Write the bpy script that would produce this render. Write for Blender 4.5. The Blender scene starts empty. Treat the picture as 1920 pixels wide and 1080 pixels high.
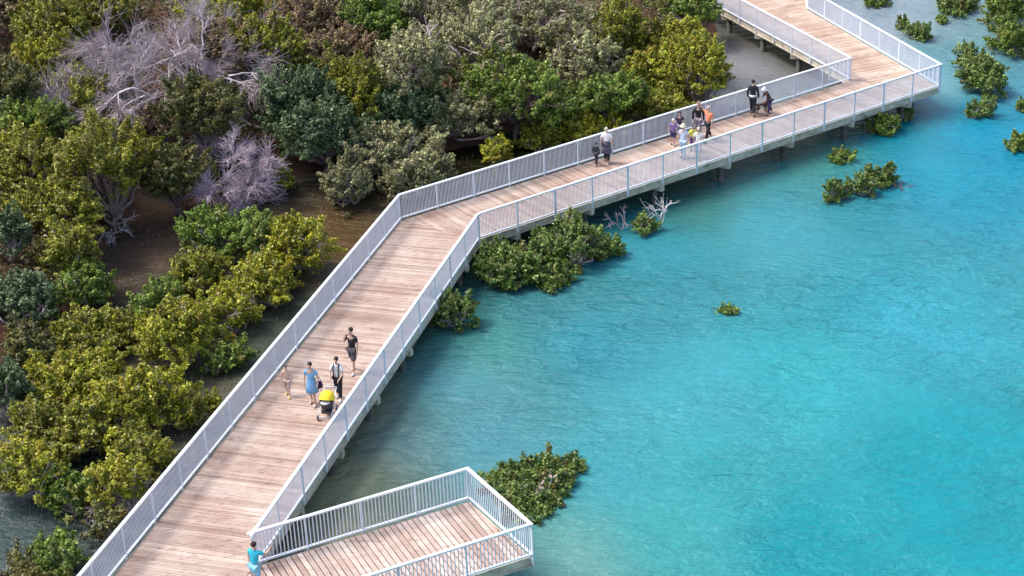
import bpy, math, random
import numpy as np
from mathutils import Vector, Matrix

# ---------------------------------------------------------------- camera, world, sun, exposure
SC = bpy.context.scene
COL = SC.collection
ZD = 1.3                                     # boardwalk deck above the water (z = 0)
F_PX, PITCH, ROLL, CAMH = 3231.5, 0.465645, -0.0435597, 30.347 + ZD
_c, _s = math.cos(PITCH), math.sin(PITCH)
_F = np.array([0, _c, -_s]); _R = np.array([1.0, 0, 0]); _U = np.array([0, _s, _c])
_R2 = _R*math.cos(ROLL) + _U*math.sin(ROLL); _U2 = -_R*math.sin(ROLL) + _U*math.cos(ROLL)
cam_d = bpy.data.cameras.new('camera'); cam = bpy.data.objects.new('camera', cam_d); COL.objects.link(cam)
cam_d.sensor_width = 36; cam_d.lens = F_PX/1920*36; cam_d.clip_start = 1; cam_d.clip_end = 6000
cam.matrix_world = Matrix(((_R2[0], _U2[0], -_F[0], 0), (_R2[1], _U2[1], -_F[1], 0), (_R2[2], _U2[2], -_F[2], CAMH), (0, 0, 0, 1)))
SC.camera = cam

SUN_EL, SUN_AZ = math.radians(58), math.radians(-78)      # azimuth from +Y, negative = to the left
sdir = Vector((math.sin(SUN_AZ)*math.cos(SUN_EL), math.cos(SUN_AZ)*math.cos(SUN_EL), math.sin(SUN_EL)))
W = bpy.data.worlds.new('World'); SC.world = W; W.use_nodes = True
wn = W.node_tree.nodes; wl = W.node_tree.links
sky = wn.new('ShaderNodeTexSky'); sky.sky_type = 'NISHITA'; sky.sun_disc = False
sky.sun_elevation = SUN_EL; sky.sun_rotation = SUN_AZ; sky.air_density = 1.0; sky.dust_density = 3.0; sky.ozone_density = 1.0
bg = wn['Background']; wl.new(sky.outputs[0], bg.inputs[0]); bg.inputs[1].default_value = 0.15
sun_d = bpy.data.lights.new('sun', 'SUN'); sun_d.energy = 1.8; sun_d.angle = math.radians(15); sun_d.color = (1, .95, .88)
sun = bpy.data.objects.new('sun', sun_d); COL.objects.link(sun); sun.rotation_euler = sdir.to_track_quat('Z', 'Y').to_euler()
SC.view_settings.view_transform = 'Standard'; SC.view_settings.look = 'None'
SC.view_settings.exposure = 0.98; SC.view_settings.gamma = 1

rng = np.random.default_rng(7); random.seed(7)

def ray(px, py):
    d = _F + _R2*(px-960)/F_PX - _U2*(py-540)/F_PX
    return d
def at(px, py, z=0.0):
    d = ray(px, py); t = (CAMH - z)/(-d[2]); return Vector((d[0]*t, d[1]*t, z))

# ---------------------------------------------------------------- helpers
def tag(o, label=None, cat=None, group=None, kind=None):
    if label: o['label'] = label
    if cat: o['category'] = cat
    if group: o['group'] = group
    if kind: o['kind'] = kind
    return o
def empty(name, loc=(0, 0, 0), rz=0.0):
    o = bpy.data.objects.new(name, None); COL.objects.link(o); o.location = loc; o.rotation_euler = (0, 0, rz)
    o.empty_display_size = .3
    return o
class MB:
    def __init__(s): s.v = []; s.f = []; s.sm = []
    def add(s, vs, fs, smooth=False):
        n = len(s.v); s.v += [tuple(v) for v in vs]; s.f += [tuple(i+n for i in f) for f in fs]; s.sm += [smooth]*len(fs)
    def box(s, c, size, ax=None):
        c = Vector(c); hx, hy, hz = [k/2 for k in size]
        X, Y, Z = ax if ax else (Vector((1, 0, 0)), Vector((0, 1, 0)), Vector((0, 0, 1)))
        vs = [c + X*hx*a + Y*hy*b + Z*hz*d for d in (-1, 1) for b in (-1, 1) for a in (-1, 1)]
        s.add(vs, [(0, 2, 3, 1), (4, 5, 7, 6), (0, 1, 5, 4), (2, 6, 7, 3), (0, 4, 6, 2), (1, 3, 7, 5)])
    def tube(s, pts, rs, n=6, caps=True):
        pts = [Vector(p) for p in pts]
        if not hasattr(rs, '__len__'): rs = [rs]*len(pts)
        vs = []; prev = None
        for i, p in enumerate(pts):
            d = (pts[min(i+1, len(pts)-1)] - pts[max(i-1, 0)])
            if d.length < 1e-9: d = Vector((0, 0, 1))
            d.normalize()
            a = (prev if prev else (Vector((1, 0, 0)) if abs(d.x) < .8 else Vector((0, 1, 0))))
            a = (a - d*a.dot(d)); a.normalize(); prev = a; b = d.cross(a)
            for k in range(n):
                t = 2*math.pi*k/n; vs.append(p + (a*math.cos(t)+b*math.sin(t))*rs[i])
        fs = [(i*n+k, i*n+(k+1) % n, (i+1)*n+(k+1) % n, (i+1)*n+k) for i in range(len(pts)-1) for k in range(n)]
        if caps: fs += [tuple(range(n-1, -1, -1)), tuple(range((len(pts)-1)*n, len(pts)*n))]
        s.add(vs, fs, True)
    def sphere(s, c, r, nu=12, nv=8, ax=None):
        c = Vector(c); r = (r, r, r) if not hasattr(r, '__len__') else r
        vs = [c+Vector((0, 0, -r[2]))]
        for j in range(1, nv):
            ph = -math.pi/2+math.pi*j/nv
            for i in range(nu):
                t = 2*math.pi*i/nu; vs.append(c+Vector((r[0]*math.cos(ph)*math.cos(t), r[1]*math.cos(ph)*math.sin(t), r[2]*math.sin(ph))))
        vs.append(c+Vector((0, 0, r[2])))
        fs = [(0, 1+(i+1) % nu, 1+i) for i in range(nu)]
        for j in range(nv-2):
            for i in range(nu):
                a = 1+j*nu+i; b = 1+j*nu+(i+1) % nu; fs.append((a, b, b+nu, a+nu))
        e = len(vs)-1; fs += [(e, 1+(nv-2)*nu+i, 1+(nv-2)*nu+(i+1) % nu) for i in range(nu)]
        s.add(vs, fs, True)
    def lathe(s, prof, n=16, c=(0, 0, 0), sx=1, sy=1):
        vs = [(c[0]+r*sx*math.cos(2*math.pi*k/n), c[1]+r*sy*math.sin(2*math.pi*k/n), c[2]+z) for r, z in prof for k in range(n)]
        fs = [(i*n+k, i*n+(k+1) % n, (i+1)*n+(k+1) % n, (i+1)*n+k) for i in range(len(prof)-1) for k in range(n)]
        s.add(vs, fs, True)
    def build(s, name, mat, parent=None):
        me = bpy.data.meshes.new(name); me.from_pydata(s.v, [], s.f); me.update()
        me.polygons.foreach_set('use_smooth', s.sm)
        me.materials.append(mat)
        o = bpy.data.objects.new(name, me); COL.objects.link(o)
        if parent: o.parent = parent
        return o

# ---------------------------------------------------------------- materials
def newmat(name):
    m = bpy.data.materials.new(name); m.use_nodes = True; nt = m.node_tree
    return m, nt, nt.nodes['Principled BSDF']
def ramp(nt, stops, src=None):
    r = nt.nodes.new('ShaderNodeValToRGB'); e = r.color_ramp.elements
    while len(e) < len(stops): e.new(.5)
    for k, (p, c) in enumerate(stops): e[k].position = p; e[k].color = (*c, 1)
    if src: nt.links.new(src, r.inputs[0])
    return r
def noise(nt, scale, detail=4, rough=.5, vec=None, dist=0):
    n = nt.nodes.new('ShaderNodeTexNoise'); n.inputs['Scale'].default_value = scale
    n.inputs['Detail'].default_value = detail; n.inputs['Roughness'].default_value = rough; n.inputs['Distortion'].default_value = dist
    if vec: nt.links.new(vec, n.inputs['Vector'])
    return n
def coords(nt, scale=(1, 1, 1), rot=0):
    g = nt.nodes.new('ShaderNodeNewGeometry'); mp = nt.nodes.new('ShaderNodeMapping')
    mp.inputs['Scale'].default_value = scale; mp.inputs['Rotation'].default_value = (0, 0, rot)
    nt.links.new(g.outputs['Position'], mp.inputs['Vector']); return mp.outputs[0]
def mixc(nt, fac, a, b, blend='MIX'):
    m = nt.nodes.new('ShaderNodeMix'); m.data_type = 'RGBA'; m.blend_type = blend
    for s, v in ((m.inputs[0], fac), (m.inputs[6], a), (m.inputs[7], b)):
        if hasattr(v, 'is_output'): nt.links.new(v, s)
        elif isinstance(v, (int, float)): s.default_value = v
        else: s.default_value = (*v, 1)
    return m.outputs[2]
def simple(name, c, rough=.6, metal=0, var=.15, scale=6):
    m, nt, b = newmat(name); n = noise(nt, scale, 4, .6, coords(nt))
    r = ramp(nt, [(.3, [k*(1-var) for k in c]), (.7, [min(1, k*(1+var)) for k in c])], n.outputs[0])
    nt.links.new(r.outputs[0], b.inputs['Base Color']); b.inputs['Roughness'].default_value = rough; b.inputs['Metallic'].default_value = metal
    return m
def wood_mat(name, dark, mid, light, ang, rnd=.7):
    """weathered boards: tone per board (island), long grain along the board, stains"""
    m, nt, b = newmat(name); g = nt.nodes.new('ShaderNodeNewGeometry')
    r = ramp(nt, [(0, dark), (.25, mid), (.8, light), (1, [min(1, k*1.12) for k in light])], g.outputs['Random Per Island'])
    grain = noise(nt, 3, 5, .7, coords(nt, (1.2, 14, 4), -ang))
    st = noise(nt, .55, 5, .65, coords(nt)); sr = ramp(nt, [(.38, (.80, .70, .66)), (.6, (1, 1, 1))], st.outputs[0])
    st2 = noise(nt, 2.6, 4, .7, coords(nt, (1, 2.2, 1), -ang)); sr2 = ramp(nt, [(.32, (.50, .42, .38)), (.44, (1, 1, 1))], st2.outputs[0])
    gr = ramp(nt, [(.3, (.74, .70, .68)), (.7, (1.0, 1.0, 1.0))], grain.outputs[0])
    c = mixc(nt, 1, r.outputs[0], gr.outputs[0], 'MULTIPLY'); c = mixc(nt, 1, c, sr.outputs[0], 'MULTIPLY'); c = mixc(nt, .75, c, sr2.outputs[0], 'MULTIPLY')
    nt.links.new(c, b.inputs['Base Color']); b.inputs['Roughness'].default_value = .8
    return m
ANG_A = math.atan2(-3.8, 12); ANG_B = math.atan2(-7.06, 4.55); ANG_C = math.atan2(5.0, 13.7); ANG_P = math.atan2(-3.05, 1.8)
DK, MD, LT = (.36, .265, .205), (.48, .37, .30), (.575, .465, .39)
M_deckA = wood_mat('deck_wood_near', DK, MD, LT, ANG_A)
M_deckB = wood_mat('deck_wood_middle', DK, MD, LT, ANG_B)
M_deckC = wood_mat('deck_wood_far', (.40, .29, .21), (.53, .41, .315), (.61, .49, .39), ANG_C)
M_deckP = wood_mat('deck_wood_platform', (.40, .29, .24), (.55, .44, .38), (.67, .57, .50), ANG_P)
M_metal = simple('galvanised_paint', (.74, .77, .80), .42, .0, .06, 3)
M_panel = simple('galvanised_bars', (.66, .69, .77), .45, .0, .08, 3)
M_post = simple('galvanised_post', (.62, .68, .74), .42, .0, .10, 3)
def beam_mat():
    m, nt, b = newmat('weathered_beam'); n = noise(nt, 1.6, 6, .75, coords(nt, (1, 1, 2)))
    r = ramp(nt, [(.3, (.16, .13, .09)), (.42, (.42, .36, .27)), (.6, (.60, .54, .43)), (.75, (.70, .66, .58))], n.outputs[0])
    nt.links.new(r.outputs[0], b.inputs['Base Color']); b.inputs['Roughness'].default_value = .85; return m
M_beam = beam_mat()
M_under = simple('dark_timber', (.10, .085, .065), .9, 0, .4, 4)
M_pile = simple('wet_pile', (.09, .085, .07), .7, 0, .5, 5)
M_bark = simple('pale_bark', (.40, .32, .30), .85, 0, .35, 9)
M_barkd = simple('brown_bark', (.26, .185, .17), .9, 0, .4, 8)
M_deadl = simple('pale_dead_limb', (.52, .45, .45), .8, 0, .35, 4)
M_dead = simple('bleached_dead_wood', (.47, .38, .405), .8, 0, .35, 4)
M_deadm = simple('silvery_mauve_twigs', (.58, .47, .53), .8, 0, .25, 4)
M_deadw = simple('white_dead_wood', (.70, .64, .62), .8, 0, .2, 4)
M_deadp = simple('grey_purple_twigs', (.34, .25, .29), .85, 0, .35, 3)

def leaf_mat(name, dark, mid, light, rough=.42, trans=.34, warmc=(.30, .19, .045)):
    m, nt, b = newmat(name)
    a = nt.nodes.new('ShaderNodeAttribute'); a.attribute_name = 'tint'
    r = ramp(nt, [(0, dark), (.5, mid), (1, light)], a.outputs['Fac'])
    wa = nt.nodes.new('ShaderNodeAttribute'); wa.attribute_name = 'warm'
    col = mixc(nt, wa.outputs['Fac'], r.outputs[0], mixc(nt, .5, r.outputs[0], warmc))
    nt.links.new(col, b.inputs['Base Color']); b.inputs['Roughness'].default_value = rough
    b.inputs['Specular IOR Level'].default_value = .5
    t = nt.nodes.new('ShaderNodeBsdfTranslucent'); nt.links.new(col, t.inputs[0])
    ms = nt.nodes.new('ShaderNodeMixShader'); ms.inputs[0].default_value = trans
    nt.links.new(b.outputs[0], ms.inputs[1]); nt.links.new(t.outputs[0], ms.inputs[2])
    nt.links.new(ms.outputs[0], nt.nodes['Material Output'].inputs[0]); return m
LEAF = dict(
    olive=leaf_mat('olive_leaves', (.080, .085, .010), (.24, .26, .016), (.60, .60, .06)),
    yellow=leaf_mat('yellow_green_leaves', (.085, .090, .008), (.28, .31, .010), (.74, .74, .07), warmc=(.50, .28, .04)),
    green=leaf_mat('green_leaves', (.045, .080, .012), (.14, .24, .020), (.44, .58, .10)),
    teal=leaf_mat('dark_glossy_leaves', (.025, .055, .018), (.085, .15, .052), (.46, .54, .30), rough=.5, warmc=(.12, .16, .04)),
    grey=leaf_mat('grey_green_leaves', (.085, .085, .040), (.27, .275, .105), (.76, .76, .38), warmc=(.42, .32, .24)),
    brown=leaf_mat('brown_olive_leaves', (.12, .075, .05), (.28, .20, .09), (.46, .38, .15), warmc=(.40, .22, .19)),
    dark=leaf_mat('dark_leaves', (.045, .058, .018), (.12, .135, .032), (.30, .30, .07)),
    shrub=leaf_mat('mangrove_leaves', (.030, .060, .010), (.115, .22, .025), (.50, .64, .18)),
    rust=leaf_mat('rust_tipped_leaves', (.030, .065, .012), (.095, .20, .028), (.42, .50, .12), warmc=(.32, .16, .06)),
    floor=leaf_mat('undergrowth_leaves', (.055, .045, .02), (.13, .11, .035), (.26, .24, .06)),
)

# ---------------------------------------------------------------- ground and water
shore_px = [(-700, 1000), (-150, 800), (40, 660), (175, 570), (195, 470), (235, 425), (330, 380), (470, 388), (550, 335), (640, 300), (760, 300),
            (900, 270), (1080, 200), (1250, 130), (1345, 60), (1310, -70), (1200, -260), (900, -500), (300, -760)]
SH = np.array([list(at(x, y))[:2] for x, y in shore_px])
POLY = np.vstack([SH, [[-160, 900], [-420, 500], [-420, 20]]])
def inside(P, poly):
    x, y = P[:, 0], P[:, 1]; r = np.zeros(len(P), bool); n = len(poly)
    for i in range(n):
        x1, y1 = poly[i]; x2, y2 = poly[(i+1) % n]
        c = ((y1 > y) != (y2 > y)) & (x < (x2-x1)*(y-y1)/(y2-y1+1e-12)+x1); r ^= c
    return r
def dist_line(P, L):
    d = np.full(len(P), 1e9)
    for i in range(len(L)-1):
        a, b = L[i], L[i+1]; ab = b-a; t = np.clip(((P-a)@ab)/(ab@ab), 0, 1)
        d = np.minimum(d, np.linalg.norm(P-(a+t[:, None]*ab), axis=1))
    return d
def ground_h(P):
    P = np.atleast_2d(np.asarray(P, float))[:, :2]; d = dist_line(P, SH); ins = inside(P, POLY)
    w = .35*np.sin(P[:, 0]*.31+1)*np.cos(P[:, 1]*.23)+.2*np.sin(P[:, 0]*.9+P[:, 1]*.7)
    up = np.minimum(d, 1.2)*.9 + np.clip(d-1.2, 0, 60)*.24 + np.clip(d-60, 0, 400)*.05 + w*np.clip(d/3, 0, 1)
    dn = -np.minimum(d*.25, 1.6)
    return np.where(ins, up, dn)-.05
def grid_mesh(name, xs, ys, zf):
    X, Y = np.meshgrid(xs, ys); P = np.column_stack([X.ravel(), Y.ravel()]); z = zf(P)
    nx, ny = len(xs), len(ys)
    me = bpy.data.meshes.new(name); V = np.column_stack([P, z]).astype(np.float32)
    idx = np.arange(nx*ny).reshape(ny, nx)
    q = np.column_stack([idx[:-1, :-1].ravel(), idx[:-1, 1:].ravel(), idx[1:, 1:].ravel(), idx[1:, :-1].ravel()])
    fill_mesh(me, V, q); me.polygons.foreach_set('use_smooth', np.ones(len(q), bool))
    return me, P
def fill_mesh(me, V, Q):
    n = Q.shape[1]; me.vertices.add(len(V)); me.vertices.foreach_set('co', np.ascontiguousarray(V, np.float32).ravel())
    me.loops.add(len(Q)*n); me.loops.foreach_set('vertex_index', np.ascontiguousarray(Q, np.int32).ravel())
    me.polygons.add(len(Q)); me.polygons.foreach_set('loop_start', np.arange(0, len(Q)*n, n, dtype=np.int32))
    me.update(calc_edges=True)
def axis(lo, hi, step, far_lo, far_hi):
    a = list(np.arange(lo, hi+1e-6, step)); s = step*2
    while a[-1] < far_hi: a.append(a[-1]+s); s *= 1.4
    s = step*2
    while a[0] > far_lo: a.insert(0, a[0]-s); s *= 1.4
    return np.array(a)
me, _ = grid_mesh('ground', axis(-40, 40, .5, -2500, 2500), axis(30, 130, .5, -600, 4000), ground_h)
m, nt, b = newmat('bank_earth')
n1 = noise(nt, .35, 6, .7, coords(nt)); n2 = noise(nt, 5, 5, .7, coords(nt))
r1 = ramp(nt, [(.35, (.07, .045, .032)), (.55, (.16, .075, .04)), (.68, (.28, .10, .05))], n1.outputs[0])
r2 = ramp(nt, [(.3, (.5, .5, .5)), (.7, (1, 1, 1))], n2.outputs[0])
nt.links.new(mixc(nt, 1, r1.outputs[0], r2.outputs[0], 'MULTIPLY'), b.inputs['Base Color']); b.inputs['Roughness'].default_value = .95
me.materials.append(m); ground = bpy.data.objects.new('ground', me); COL.objects.link(ground); tag(ground, kind='structure')

# water: tea brown creek to turquoise offshore, lightened by walk and creek to offset shade
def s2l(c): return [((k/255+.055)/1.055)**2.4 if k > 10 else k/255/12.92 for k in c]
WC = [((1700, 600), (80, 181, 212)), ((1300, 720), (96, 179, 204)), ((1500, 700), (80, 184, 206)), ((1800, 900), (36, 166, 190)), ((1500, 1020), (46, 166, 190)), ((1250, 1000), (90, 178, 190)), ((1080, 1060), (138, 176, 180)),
      ((900, 830), (112, 165, 190)), ((840, 730), (118, 168, 192)), ((640, 900), (196, 204, 160)), ((770, 820), (132, 158, 172)), ((1450, 420), (98, 170, 195)),  # pale samples beside the near walk counter its cast shadow
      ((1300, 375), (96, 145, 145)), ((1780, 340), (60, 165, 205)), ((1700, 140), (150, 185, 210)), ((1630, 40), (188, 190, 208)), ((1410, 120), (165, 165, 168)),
      ((1450, 70), (90, 86, 70)), ((250, 450), (124, 106, 92)), ((640, 460), (116, 92, 60)), ((390, 740), (118, 116, 98)), ((50, 1010), (88, 102, 102)), ((1100, 640), (84, 164, 192)),  # creek sample lightened against the shade of the bank trees
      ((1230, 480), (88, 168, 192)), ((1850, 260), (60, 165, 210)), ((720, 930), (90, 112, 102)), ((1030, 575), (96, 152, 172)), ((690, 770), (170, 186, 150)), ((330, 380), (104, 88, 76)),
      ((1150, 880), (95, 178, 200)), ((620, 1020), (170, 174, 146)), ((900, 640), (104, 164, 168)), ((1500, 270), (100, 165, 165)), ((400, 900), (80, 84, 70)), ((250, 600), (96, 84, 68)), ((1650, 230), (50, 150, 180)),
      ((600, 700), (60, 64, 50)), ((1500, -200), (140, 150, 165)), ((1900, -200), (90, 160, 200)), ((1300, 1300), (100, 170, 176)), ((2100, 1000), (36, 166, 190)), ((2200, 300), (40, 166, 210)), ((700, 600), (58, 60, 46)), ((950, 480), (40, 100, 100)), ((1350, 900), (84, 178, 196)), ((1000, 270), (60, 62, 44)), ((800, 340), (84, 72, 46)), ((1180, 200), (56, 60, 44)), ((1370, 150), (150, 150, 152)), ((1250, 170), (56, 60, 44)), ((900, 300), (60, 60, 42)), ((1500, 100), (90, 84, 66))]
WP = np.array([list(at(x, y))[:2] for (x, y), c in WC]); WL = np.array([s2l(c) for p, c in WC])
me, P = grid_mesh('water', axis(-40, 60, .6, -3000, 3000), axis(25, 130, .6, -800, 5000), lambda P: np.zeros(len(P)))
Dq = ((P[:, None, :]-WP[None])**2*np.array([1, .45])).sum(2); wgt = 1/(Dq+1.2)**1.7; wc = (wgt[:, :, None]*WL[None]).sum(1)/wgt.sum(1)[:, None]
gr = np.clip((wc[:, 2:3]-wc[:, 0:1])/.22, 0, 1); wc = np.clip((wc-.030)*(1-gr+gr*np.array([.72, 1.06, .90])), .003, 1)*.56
ca = me.color_attributes.new('sea_tint_and_light', 'FLOAT_COLOR', 'POINT'); ca.data.foreach_set('color', np.column_stack([wc, np.ones(len(wc))]).astype(np.float32).ravel())
m, nt, b = newmat('sea_water'); at_ = nt.nodes.new('ShaderNodeAttribute'); at_.attribute_name = 'sea_tint_and_light'
nb = noise(nt, .22, 5, .6, coords(nt)); rb = ramp(nt, [(.3, (.80, .87, .88)), (.7, (1.16, 1.08, 1.06))], nb.outputs[0])
nf = noise(nt, 3.0, 6, .75, coords(nt, (.9, 1.2, 1))); rf = ramp(nt, [(.32, (.84, .88, .90)), (.5, (.99, 1, 1)), (.68, (1.18, 1.12, 1.10))], nf.outputs[0])  # fine noise paints bright ripple crests and dark troughs into the colour
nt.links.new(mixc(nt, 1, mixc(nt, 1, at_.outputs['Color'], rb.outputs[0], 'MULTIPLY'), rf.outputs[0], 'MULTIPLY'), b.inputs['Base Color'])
b.inputs['Roughness'].default_value = .16; b.inputs['IOR'].default_value = 1.333
w1 = noise(nt, 1.15, 3, .55, coords(nt, (.75, 1.45, 1), -.2), .5); w2 = noise(nt, 3.4, 5, .68, coords(nt, (.9, 1.3, 1), .4), .3)
bm = nt.nodes.new('ShaderNodeBump'); bm.inputs['Strength'].default_value = 1; bm.inputs['Distance'].default_value = .38; nt.links.new(w1.outputs[0], bm.inputs['Height'])
bm2 = nt.nodes.new('ShaderNodeBump'); bm2.inputs['Strength'].default_value = 1; bm2.inputs['Distance'].default_value = .14; nt.links.new(w2.outputs[0], bm2.inputs['Height'])
wp = noise(nt, .07, 3, .6, coords(nt, (1, 1.6, 1), .5), 1.0); mr = nt.nodes.new('ShaderNodeMapRange'); nt.links.new(wp.outputs[0], mr.inputs[0])
mr.inputs[1].default_value = .36; mr.inputs[2].default_value = .64; mr.inputs[3].default_value = .25; mr.inputs[4].default_value = 1.0
nt.links.new(mr.outputs[0], bm.inputs['Strength']); mr2 = nt.nodes.new('ShaderNodeMapRange'); nt.links.new(wp.outputs[0], mr2.inputs[0])
mr2.inputs[1].default_value = .36; mr2.inputs[2].default_value = .64; mr2.inputs[3].default_value = .45; mr2.inputs[4].default_value = 1.0; nt.links.new(mr2.outputs[0], bm2.inputs['Strength'])
nt.links.new(bm.outputs[0], bm2.inputs['Normal']); nt.links.new(bm2.outputs[0], b.inputs['Normal'])
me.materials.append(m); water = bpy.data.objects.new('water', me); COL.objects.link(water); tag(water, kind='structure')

# ---------------------------------------------------------------- boardwalk
def V2(x, y): return Vector((x, y, 0))
L = [V2(-15.95, 30.4), V2(-4.55, 67.30), V2(17.60, 82.07), V2(12.05, 96.2), V2(6.6, 110.0)]
R0 = V2(-8.13, 42.50)
R = [R0, V2(-1.36, 65.05), V2(21.55, 80.62), V2(17.28, 93.9)]
R4 = at(1500, -70, ZD).xy.to_3d()
PC, PD = V2(-1.67, 45.53), V2(.13, 42.48)
dA = (R[1]-R0).normalized(); dP = (PC-R0).normalized()
def isect(p, d, q, e):
    den = d.x*e.y-d.y*e.x; t = ((q.x-p.x)*e.y-(q.y-p.y)*e.x)/den; return p+d*t
Q = isect(PD, -dP, R0, dA); RB = isect(V2(-40, 30.4), V2(1, 0), R0, dA)     # platform re-entry, lower end of the near walk
def clip(poly, p, nrm):
    out = []
    for i in range(len(poly)):
        a, b_ = poly[i], poly[(i+1) % len(poly)]; da, db = (a-p).dot(nrm), (b_-p).dot(nrm)
        if da >= 0: out.append(a)
        if (da >= 0) != (db >= 0): out.append(a+(b_-a)*(da/(da-db)))
    return out
def boards(poly, d, pitch, gap, mat, parent, name='deck', seed=0, ends=(0, 0)):
    """planks across the walking direction d, cut to the outline"""
    rr = random.Random(seed); mb = MB(); ts = [p.dot(d) for p in poly]; t = min(ts); n = Vector((-d.y, d.x, 0))
    while t < max(ts):
        c = clip(clip(poly, d*t+n*0, d), d*(t+pitch-gap), -d)
        if len(c) >= 3:
            z1 = ZD+rr.uniform(-.004, .004); k = len(c)
            c = [p + n*rr.uniform(-.015, .015) for p in c]
            vs = [Vector((p.x, p.y, z1-.045)) for p in c]+[Vector((p.x, p.y, z1)) for p in c]
            mb.add(vs, [tuple(range(k-1, -1, -1)), tuple(range(k, 2*k))]+[(i, (i+1) % k, k+(i+1) % k, k+i) for i in range(k)])
        t += pitch
    return mb.build(name, mat, parent)
def offs(pts, w):
    """offset a polyline to its left by w with mitred corners"""
    out = []
    for i, p in enumerate(pts):
        d0 = (p-pts[i-1]).normalized() if i else (pts[1]-p).normalized(); d1 = (pts[i+1]-p).normalized() if i < len(pts)-1 else d0
        n0 = Vector((-d0.y, d0.x, 0)); n1 = Vector((-d1.y, d1.x, 0)); m_ = (n0+n1).normalized(); out.append(p+m_*(w/max(.25, m_.dot(n0))))
    return out
def sweep(mb, pts, off, wid, z0, z1):
    a = offs(pts, off-wid/2); b_ = offs(pts, off+wid/2); n = len(pts); vs = []
    for i in range(n): vs += [Vector((a[i].x, a[i].y, z0)), Vector((b_[i].x, b_[i].y, z0)), Vector((b_[i].x, b_[i].y, z1)), Vector((a[i].x, a[i].y, z1))]
    fs = [(i*4+k, i*4+(k+1) % 4, i*4+4+(k+1) % 4, i*4+4+k) for i in range(n-1) for k in range(4)]
    fs += [(3, 2, 1, 0), ((n-1)*4, (n-1)*4+1, (n-1)*4+2, (n-1)*4+3)]
    mb.add(vs, fs)
def railing(parent, pts, side, spacing=1.93, zoff=0, bar=.115, barw=.038, first=True, last=True):
    """side = +1: outside is to the left of the line's direction"""
    o_ = .085*side; mb = MB(); sweep(mb, pts, o_, .105, ZD+1.14+zoff, ZD+1.195+zoff); sweep(mb, pts, o_, .07, ZD+.06+zoff, ZD+.115+zoff)
    rail = mb.build('railing', M_metal, parent)
    lp = offs(pts, o_)
    for i in range(len(pts)-1):
        a, b_ = lp[i], lp[i+1]; d = b_-a; ln = d.length; d.normalize(); n = Vector((-d.y, d.x, 0)); k = max(1, round(ln/spacing))
        for j in range(k+1):
            if (j == 0 and i > 0) or (j == 0 and not first) or (j == k and i == len(pts)-2 and not last): continue
            p = a+d*(ln*j/k); big = (j % 2 == 0)
            w = .10 if (j in (0, k)) else (.085 if big else .06)
            mp = MB(); zb = ZD-.30
            mp.box(Vector((p.x, p.y, (zb+ZD+1.138)/2))+n*side*.018, (w, .035, ZD+1.138-zb), (d, n, Vector((0, 0, 1))))
            mp.box(Vector((p.x, p.y, ZD-.17))-n*side*.008, (w+.07, .02, .16), (d, n, Vector((0, 0, 1))))     # bolted foot plate
            for sx in (-1, 1):
                for sz in (-.05, .05): mp.tube([Vector((p.x, p.y, ZD-.17+sz))+d*sx*(w/2+.018)-n*side*.0, Vector((p.x, p.y, ZD-.17+sz))+d*sx*(w/2+.018)+n*side*.012], .009, 6)
            mp.build('post', M_post, rail)
        for j in range(k):
            p0 = a+d*(ln*j/k); mp = MB(); nb_ = int(ln/k/bar); st = ln/k/nb_
            for q in range(1, nb_):
                p = p0+d*(st*q); mp.box(Vector((p.x, p.y, ZD+.6275+zoff)), (barw, .012, 1.023), (d, n, Vector((0, 0, 1))))
            mp.build('baluster_panel', M_panel, rail)
    return rail
walk = empty('boardwalk', (0, 0, 0)); tag(walk, 'long zigzag timber boardwalk with pale metal railings over the water', 'boardwalk')
dB = (R[2]-R[1]).normalized(); dC = (L[3]-L[2]).normalized()
boards([L[0], RB, R[1], L[1]], dA, .122, .009, M_deckA, walk, seed=1)
boards([L[1], R[1], R[2], L[2]], dB, .122, .009, M_deckB, walk, seed=2)
boards([L[2], R[2], R[3], L[3]], dC, .150, .010, M_deckC, walk, seed=3)
boards([L[3], R[3], R4, L[4]], dC, .150, .010, M_deckC, walk, seed=4)
for pts, sd in ((L, 1), ([RB, Q], -1), (R+[R4], -1)):
    mb = MB(); sweep(mb, pts, .027*sd, .05, ZD-.30, ZD-.012); sweep(mb, pts, .052*sd, .10, ZD-.335, ZD-.302); mb.build('edge_beam', M_beam, walk)
for fr in (.3, .7):
    mid = [L[i].lerp(r, fr) for i, r in enumerate([RB, R[1], R[2], R[3], R4])]
    mb = MB(); sweep(mb, mid, 0, .1, ZD-.32, ZD-.046); mb.build('joist', M_under, walk)
def support(parent, a, b_, d):
    """crosshead under the deck with two piles"""
    x = (b_-a); ln = x.length; x.normalize(); c = (a+b_)/2
    mb = MB(); mb.box(Vector((c.x, c.y, ZD-.46)), (ln+.28, .22, .25), (x, Vector((-x.y, x.x, 0)), Vector((0, 0, 1)))); mb.build('crosshead', M_beam, parent)
    for p in (a+x*.32, b_-x*.32):
        mb = MB(); mb.tube([Vector((p.x, p.y, -2.2)), Vector((p.x, p.y, ZD-.585))], .15, 12); mb.build('pile', M_pile, parent)
for a0, a1, b0, b1, n in ((L[0], L[1], RB, R[1], 10), (L[1], L[2], R[1], R[2], 7), (L[2], L[3], R[2], R[3], 4), (L[3], L[4], R[3], R4, 2)):
    for j in range(n):
        t = (j+.5)/n; support(walk, a0.lerp(a1, t), b0.lerp(b1, t), None)
railing(walk, L, 1, bar=.07, barw=.026)
railing(walk, R+[R4], -1, bar=.07, barw=.026)
railing(walk, [RB, Q], -1, last=False, bar=.07, barw=.026)

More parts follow.
